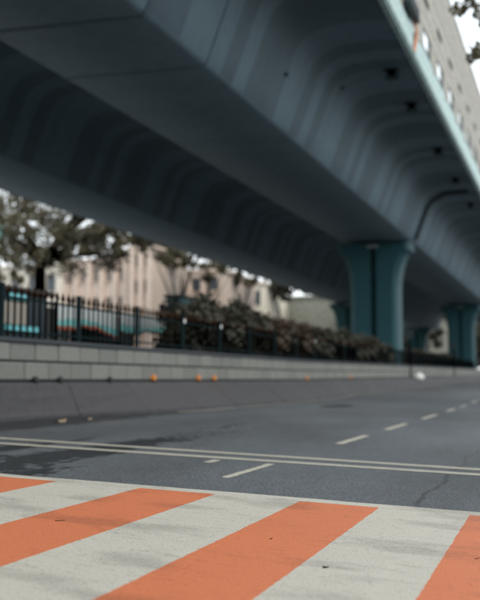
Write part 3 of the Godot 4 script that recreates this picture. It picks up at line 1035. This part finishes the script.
func make_background() -> void:
	house("apartment_building", "pinkish beige block with pilasters behind the dark trunked tree", 62, 128, 262, 84, "plaster_pink", 5, 4, 12, true)
	house("stair_tower", "tall narrow pinkish tower standing between two beige blocks", 129, 152, 249, 82, "plaster_pink", 2, 5, 9, true)
	house("apartment_building", "beige block with dark blue windows beside the narrow tower", 153, 222, 273, 96, "plaster_pink", 4, 4, 12, false)
	house("office_building", "pale cream block with few windows next to the beige block", 224, 264, 285, 118, "plaster_cream", 3, 3, 12, false)
	house("warehouse", "mottled grey green rendered building seen beyond the hedge, left of the big pier", 268, 339, 298, 132, "roughcast", 0, 2, 14, false)
	house("warehouse", "grey rendered building far away between the teal piers", 402, 446, 322, 190, "roughcast", 0, 2, 14, false)
	house("shop_house", "pale house partly hidden by the dark trunked tree", -30, 58, 268, 92, "plaster_pale", 5, 3, 12, false)
	var bn := px(0, 234, 66)
	var sg := thing("banner_sign", "small teal banner board on a tall pole in front of the pale house", "sign", Vector3(bn.x, 0.38 + rise(66), -66))
	var sb := MB.new()
	sb.tube(Vector3(0, 0, 0), Vector3(0, bn.y + 0.4, 0), 0.07, 0.05, 8)
	part("pole", sb.mesh(), mats.dark_metal, sg)
	sb = MB.new()
	sb.box(Vector3(-0.5, bn.y - 1.1, 0.075), Vector3(0.5, bn.y + 0.3, 0.12), 0.02)
	part("board", sb.mesh(), mats.tarp_teal, sg)
	make_stall("market stall with white tarp roof and red trimmed cloth behind the fence", 21.6, 25.2, -14.6, "tarp_white", "cloth_red", 3.10, 3.35)
	make_stall("market stall with teal tarp roof and brown trimmed cloth behind the fence", 25.4, 29.9, -14.6, "tarp_teal", "cloth_brown", 3.12, 3.35)
	# dark kiosk with cyan boards
	var t := thing("kiosk", "dark kiosk with cyan sign boards and a beige front panel behind the fence", "kiosk", P(-13.6, 19.0, 0.38))
	part("body", boxm(2.2, 2.76, 2.9, 0.03), mats.kiosk_dark, t)
	part("roof", boxm(2.6, 0.1, 3.2, 0.02), mats.roof_dark, t, at(Vector3(0, 2.762, 0)))
	var b := MB.new()
	b.box(Vector3(1.103, 1.95, -0.5), Vector3(1.14, 2.5, 0.6), 0.01)
	part("front_panel", b.mesh(), mats.kiosk_panel, t)
	b = MB.new()
	b.box(Vector3(1.103, 2.56, -0.4), Vector3(1.18, 2.72, 0.35), 0.015)
	part("sign_board", b.mesh(), mats.sign_cyan, t)
	for k in 7:
		b = MB.new()
		b.box(Vector3(1.103, 1.75, 0.9 - k * 0.32), Vector3(1.2, 1.93, 1.12 - k * 0.32), 0.03)
		part("crate_panel", b.mesh(), mats.sign_cyan, t)
	# teal cabin at the start of the hedge
	t = thing("site_cabinet", "tall dark teal steel cabinet at the end of the hedge behind the fence", "cabinet", P(-11.4, 26.9, 0.38))
	part("body", boxm(0.5, 3.2, 1.4, 0.03), mats.cabin_teal, t)
	part("roof", boxm(0.65, 0.09, 1.55, 0.02), mats.roof_dark, t, at(Vector3(0, 3.202, 0)))
	b = MB.new()
	b.box(Vector3(0.252, 0.1, -0.45), Vector3(0.29, 2.1, 0.45), 0.01)
	var door := part("door", b.mesh(), mats.cabin_teal, t)
	b = MB.new()
	b.box(Vector3(0.291, 1.0, 0.3), Vector3(0.34, 1.12, 0.36), 0.008)
	part("handle", b.mesh(), mats.dark_metal, door)

# ---------------------------------------------------------------- plants
func leaf_mesh(clumps: Array, per: int, size: float, sd: int, flat := 0.85) -> ArrayMesh:
	# clumps: [centre, radius]; many small bent leaves spread through each clump
	var r := RandomNumberGenerator.new()
	r.seed = sd
	var b := MB.new()
	for c in clumps:
		var tone := r.randf_range(0.65, 1.2)
		for k in per:
			var d := Vector3(r.randfn(), r.randfn(), r.randfn()).normalized() * pow(r.randf(), 0.45) * float(c[1])
			d.y *= flat
			var p: Vector3 = c[0] + d
			var s := size * r.randf_range(0.6, 1.3)
			var ax := Vector3(r.randfn(), r.randfn() - 0.3, r.randfn()).normalized()
			var si := ax.cross(Vector3(r.randfn(), r.randfn(), r.randfn())).normalized() * s * 0.42
			var t := tone * r.randf_range(0.75, 1.25)
			var col := Color(t * r.randf_range(0.9, 1.15), t, t * 0.95)
			b.tri(p, p + ax * s * 0.5 + si, p + ax * s, col)
			b.tri(p, p + ax * s, p + ax * s * 0.5 - si, col)
	return b.mesh()

func limb(b: MB, a: Vector3, c: Vector3, ra: float, rb: float, bend: Vector3, n := 6) -> void:
	var prev := a
	for i in range(1, n + 1):
		var s := float(i) / n
		var p := a.lerp(c, s) + bend * sin(s * PI)
		b.tube(prev, p, lerpf(ra, rb, float(i - 1) / n), lerpf(ra, rb, s), 9)
		prev = p

func make_tree(label: String, base: Vector3, fork: float, crown_c: Vector3, rad: Vector3, nclump: int, per: int, size: float, trunk_r: float, leafm: String, sd: int, group := "", lean := Vector3.ZERO) -> void:
	var t := thing("tree", label, "tree", base, 0.0, group)
	var r := RandomNumberGenerator.new()
	r.seed = sd
	var b := MB.new()
	var f := Vector3(lean.x, fork, lean.z)
	limb(b, Vector3.ZERO, f, trunk_r * 1.25, trunk_r * 0.8, Vector3(r.randf_range(-0.2, 0.2), 0, 0.1))
	var clumps := []
	for k in nclump:
		var d := Vector3(r.randfn(), r.randfn(), r.randfn()).normalized() * pow(r.randf_range(0.12, 1.0), 0.4)
		var c := crown_c + Vector3(d.x * rad.x, d.y * rad.y, d.z * rad.z)
		clumps.append([c, r.randf_range(0.10, 0.24) * minf(rad.x, rad.y)])
	for k in 9:
		var e: Vector3 = clumps[k * nclump / 9][0]
		var mid := f.lerp(e, 0.5) + Vector3(r.randf_range(-0.4, 0.4), 0.4, r.randf_range(-0.4, 0.4))
		limb(b, f - Vector3(0, 0.1, 0), mid, trunk_r * 0.55, trunk_r * 0.3, Vector3(0, 0.15, 0), 4)
		limb(b, mid, e, trunk_r * 0.3, trunk_r * 0.08, Vector3(0, 0.1, 0), 4)
	part("trunk", b.mesh(), mats.bark, t)
	part("crown", leaf_mesh(clumps, per, size, sd + 1), mats[leafm], t)

func make_plants() -> void:
	# the dark trunked tree beyond the rear viaduct, on the left of the stalls
	var p := px(47, 379, 57)
	make_tree("spreading tree with a dark leaning trunk behind the fence", Vector3(p.x, 0.45, p.z), 9.0, Vector3(1.6, 12.8, 0), Vector3(8.8, 4.9, 5.0), 330, 46, 0.27, 0.48, "leaf", 101, "", Vector3(-0.7, 0, 0))
	for s in [[178, 74, 12.9, 4.2, 103, "leaf"], [208, 88, 13.2, 4.2, 104, "leaf"], [238, 102, 13.2, 4.4, 105, "leaf"], [283, 122, 12.6, 2.4, 106, "leaf_dark"], [320, 146, 15.5, 3.6, 107, "leaf_dark"], [-6, 78, 11.5, 6.0, 108, "leaf"], [262, 150, 15.5, 5.0, 109, "leaf"], [214, 140, 18.0, 5.0, 110, "leaf"], [84, 103, 18.6, 7.5, 111, "leaf"], [124, 105, 19.4, 7.0, 112, "leaf"], [158, 112, 18.6, 5.0, 113, "leaf"]]:
		p = px(s[0], 379, s[1])
		make_tree("leafy tree among the houses beyond the rear viaduct", Vector3(p.x, 0.38 + rise(s[1]), p.z), s[2] * 0.45, Vector3(0, s[2], 0), Vector3(s[3], s[3] * 0.55, s[3]), 60 if s[4] > 110 else 36, 80, 0.40, 0.16, s[5], s[4], "trees among the houses")
	for s in [[408, 175], [428, 205], [455, 215], [476, 200], [442, 230], [490, 230], [465, 260]]:
		p = px(s[0], 379, s[1])
		make_tree("dark tree far off at the end of the road", Vector3(p.x, 0.38 + rise(s[1]), p.z), 4.0, Vector3(0, 10.5, 0), Vector3(7.0, 8.5, 5.0), 90, 90, 0.6, 0.3, "leaf_dark", 300 + s[0], "dark trees at the end of the road")
	# hedge shrubs behind the fence
	var kinds := []
	for k in 4:
		var r := RandomNumberGenerator.new()
		r.seed = 60 + k
		var cl := []
		for i in 46:
			var a := r.randf() * TAU
			var d := sqrt(r.randf()) * 0.95
			cl.append([Vector3(cos(a) * d, r.randf_range(0.35, 2.45 + 0.25 * r.randf() - d * 0.3), sin(a) * d), r.randf_range(0.28, 0.46)])
		var st := MB.new()
		for i in 7:
			limb(st, Vector3(r.randf_range(-0.15, 0.15), 0, r.randf_range(-0.15, 0.15)), cl[i * 3][0], 0.035, 0.01, Vector3(0, 0.1, 0), 3)
		kinds.append([leaf_mesh(cl, 260, 0.145, 80 + k, 1.0), st.mesh()])
	var v := 25.6
	var i := 0
	while v < 96.0:
		for row in 2:
			var vv := v + rng.randf_range(-0.3, 0.3) + row * 0.7
			var u := -10.35 - row * 1.7 + rng.randf_range(-0.12, 0.12)
			if (v > 52.5 and v < 60.5) or (row == 1 and (v > 50.0 or v < 28.5)): continue
			var t := thing("hedge_shrub", "dense dark shrub in the hedge row behind the iron fence", "shrub", P(u, vv, 0.38 + rise(vv)), rng.randf() * TAU, "hedge shrubs behind the fence")
			var s := rng.randf_range(0.94, 1.12)
			t.scale = Vector3(s, s * (1.0 if vv < 31.0 else 0.92), s) 
			var k: Array = kinds[rng.randi() % 4]
			part("foliage", k[0], mats.leaf_brown if rng.randf() < (0.0 if vv < 34.0 else 0.22) else mats.leaf_dark, t)
			part("stem", k[1], mats.bark, t)
		v += 1.55
		i += 1
	var fronts := []
	for k in 3:
		var r2 := RandomNumberGenerator.new()
		r2.seed = 160 + k
		var cl := []
		for j in 40:
			var y := r2.randf_range(0.3, 2.55)
			cl.append([Vector3(r2.randf_range(-0.45, 0.32 if y < 1.75 else 0.62), y, r2.randf_range(-0.85, 0.85)), r2.randf_range(0.22, 0.36)])
		var st := MB.new()
		for j in 6:
			limb(st, Vector3(r2.randf_range(-0.12, 0.12), 0, r2.randf_range(-0.3, 0.3)), cl[j * 3][0], 0.03, 0.01, Vector3(0, 0.1, 0), 3)
		fronts.append([leaf_mesh(cl, 190, 0.135, 180 + k, 1.0), st.mesh()])
	var fv := 22.1
	while fv < 50.0:
		var fs := thing("hedge_shrub", "olive brown shrub growing through the iron fence above the block wall", "shrub", P(-9.12, fv, 0.38 + rise(fv)), 0.0, "shrubs growing through the fence")
		fs.scale = Vector3(1, rng.randf_range(0.94, 1.06) * (1.03 if fv < 28.0 else 0.93), rng.randf_range(0.95, 1.1))
		var fk: Array = fronts[rng.randi() % 3]
		part("foliage", fk[0], mats.leaf_brown if rng.randf() < 0.18 else mats.leaf_dark, fs)
		part("stem", fk[1], mats.bark, fs)
		fv += rng.randf_range(1.45, 1.75)
	# the roadside tree whose twigs hang into the upper right corner
	var t := thing("roadside_tree", "roadside tree with sparse twigs hanging beside the noise barrier", "tree", P(5.0, 27.0, gy(5, 27)))
	var b := MB.new()
	limb(b, Vector3.ZERO, Vector3(-0.4, 7.0, 0), 0.34, 0.22, Vector3(0.15, 0, 0))
	var clumps := []
	var r := RandomNumberGenerator.new()
	r.seed = 900
	for k in 50:
		var d := Vector3(r.randfn(), r.randfn(), r.randfn()).normalized() * pow(r.randf(), 0.4)
		clumps.append([Vector3(0.6 + d.x * 4.6, 12.5 + d.y * 3.6, d.z * 4.6), r.randf_range(0.5, 0.9)])
	for k in 8:
		limb(b, Vector3(-0.4, 6.9, 0), clumps[k * 6][0], 0.14, 0.02, Vector3(0, 0.5, 0))
	for q in [[468, 2], [474, 6], [479, 14], [463, 9], [456, 9], [476, 50], [479, 56], [472, 57], [484, 48], [483, 24]]:
		var c := px(q[0], q[1], 26.0 + r.randf_range(-1.5, 1.5)) - t.position
		clumps.append([c, r.randf_range(0.12, 0.24)])
		limb(b, Vector3(0.2, 10.6, 0), c, 0.05, 0.008, Vector3(0, 0.5, 0), 5)
	part("trunk", b.mesh(), mats.bark, t)
	var big := leaf_mesh(clumps.slice(0, 50), 130, 0.2, 901)
	part("crown", big, mats.leaf, t)
	for k in range(50, clumps.size()):
		part("hanging_twig", leaf_mesh([clumps[k]], 34, 0.15, 902 + k), mats.leaf, t)

# ---------------------------------------------------------------- small things
func make_small_things() -> void:
	for s in [["dark thin signpost standing on the barrier next to the white bag", 54.0], ["dark thin post standing on the barrier far beyond the white bag", 78.6]]:
		var t := thing("signpost", s[0], "post", P(-8.17, s[1], 0.93 + rise(s[1])))
		var b := MB.new()
		b.tube(Vector3(0, -0.02, 0), Vector3(0, 2.9, 0), 0.075, 0.065, 10)
		part("pole", b.mesh(), mats.dark_metal, t)
		part("base_plate", boxm(0.2, 0.02, 0.24, 0.004), mats.dark_metal, t)
		b = MB.new()
		b.box(Vector3(-0.22, 2.3, 0.07), Vector3(0.22, 2.85, 0.10), 0.01)
		part("sign_plate", b.mesh(), mats.slot_dark, t)
	var bag := part("bag", sack_mesh(0.30, 0.46, 9), mats.white_plastic, self, at(P(-8.0, 56.4, 0.80 + rise(56.4))))
	tag(bag, "white plastic bag lying on the barrier beside a dark signpost", "bag")
	# twigs and litter on the crossing
	for s in [[60, 522, 0.06, 0.3, "thin dark twig on an orange band near a white band edge"], [271, 540, 0.035, 1.4, "short dark twig on the widest orange band"], [326, 569, 0.03, 0.2, "tiny black stone chip on a white band"], [477, 560, 0.035, 0.9, "short dark twig on the orange band next to a smudged white band"]]:
		var d := cam.global_transform.basis * Vector3(s[0] - 240.0, 300.0 - s[1], -900.0)
		var tt := -CAM_H / (d.y + 0.045 * d.x)
		var p := cam.position + d * tt
		var b := MB.new()
		limb(b, Vector3(-s[2] / 2, 0, 0), Vector3(s[2] / 2, 0.002, 0), 0.0018 if s[2] > 0.033 else 0.006, 0.0015, Vector3(0, 0.0, s[2] * 0.12), 5)
		var o := part("twig", b.mesh(), mats.twig, self, Transform3D(Basis(Vector3.UP, s[3]), p + Vector3(0, 0.0085, 0)))
		tag(o, s[4], "twig")
	for s in [[-7.28, 12.35, 0.12, "pale crumpled leaf in the wet gutter, larger one"], [-7.3, 13.3, 0.07, "small pale leaf in the wet gutter"]]:
		var b := MB.new()
		var z: float = s[2]
		b.quad(Vector3(-z, 0.0, 0), Vector3(-z * 0.3, 0.25 * z, -z * 0.7), Vector3(z * 0.2, 0.0, 0), Vector3(-z * 0.2, 0.3 * z, z * 0.6))
		b.quad(Vector3(z * 0.2, 0.0, 0), Vector3(-z * 0.3, 0.25 * z, -z * 0.7), Vector3(z * 0.7, 0.45 * z, -z * 0.5), Vector3(z, 0.1 * z, 0.2 * z))
		var o := part("fallen_leaf", b.mesh(), mats.dry_leaf, self, at(P(s[0], s[1], gy(s[0], s[1]) + 0.004)))
		tag(o, s[3], "leaf")
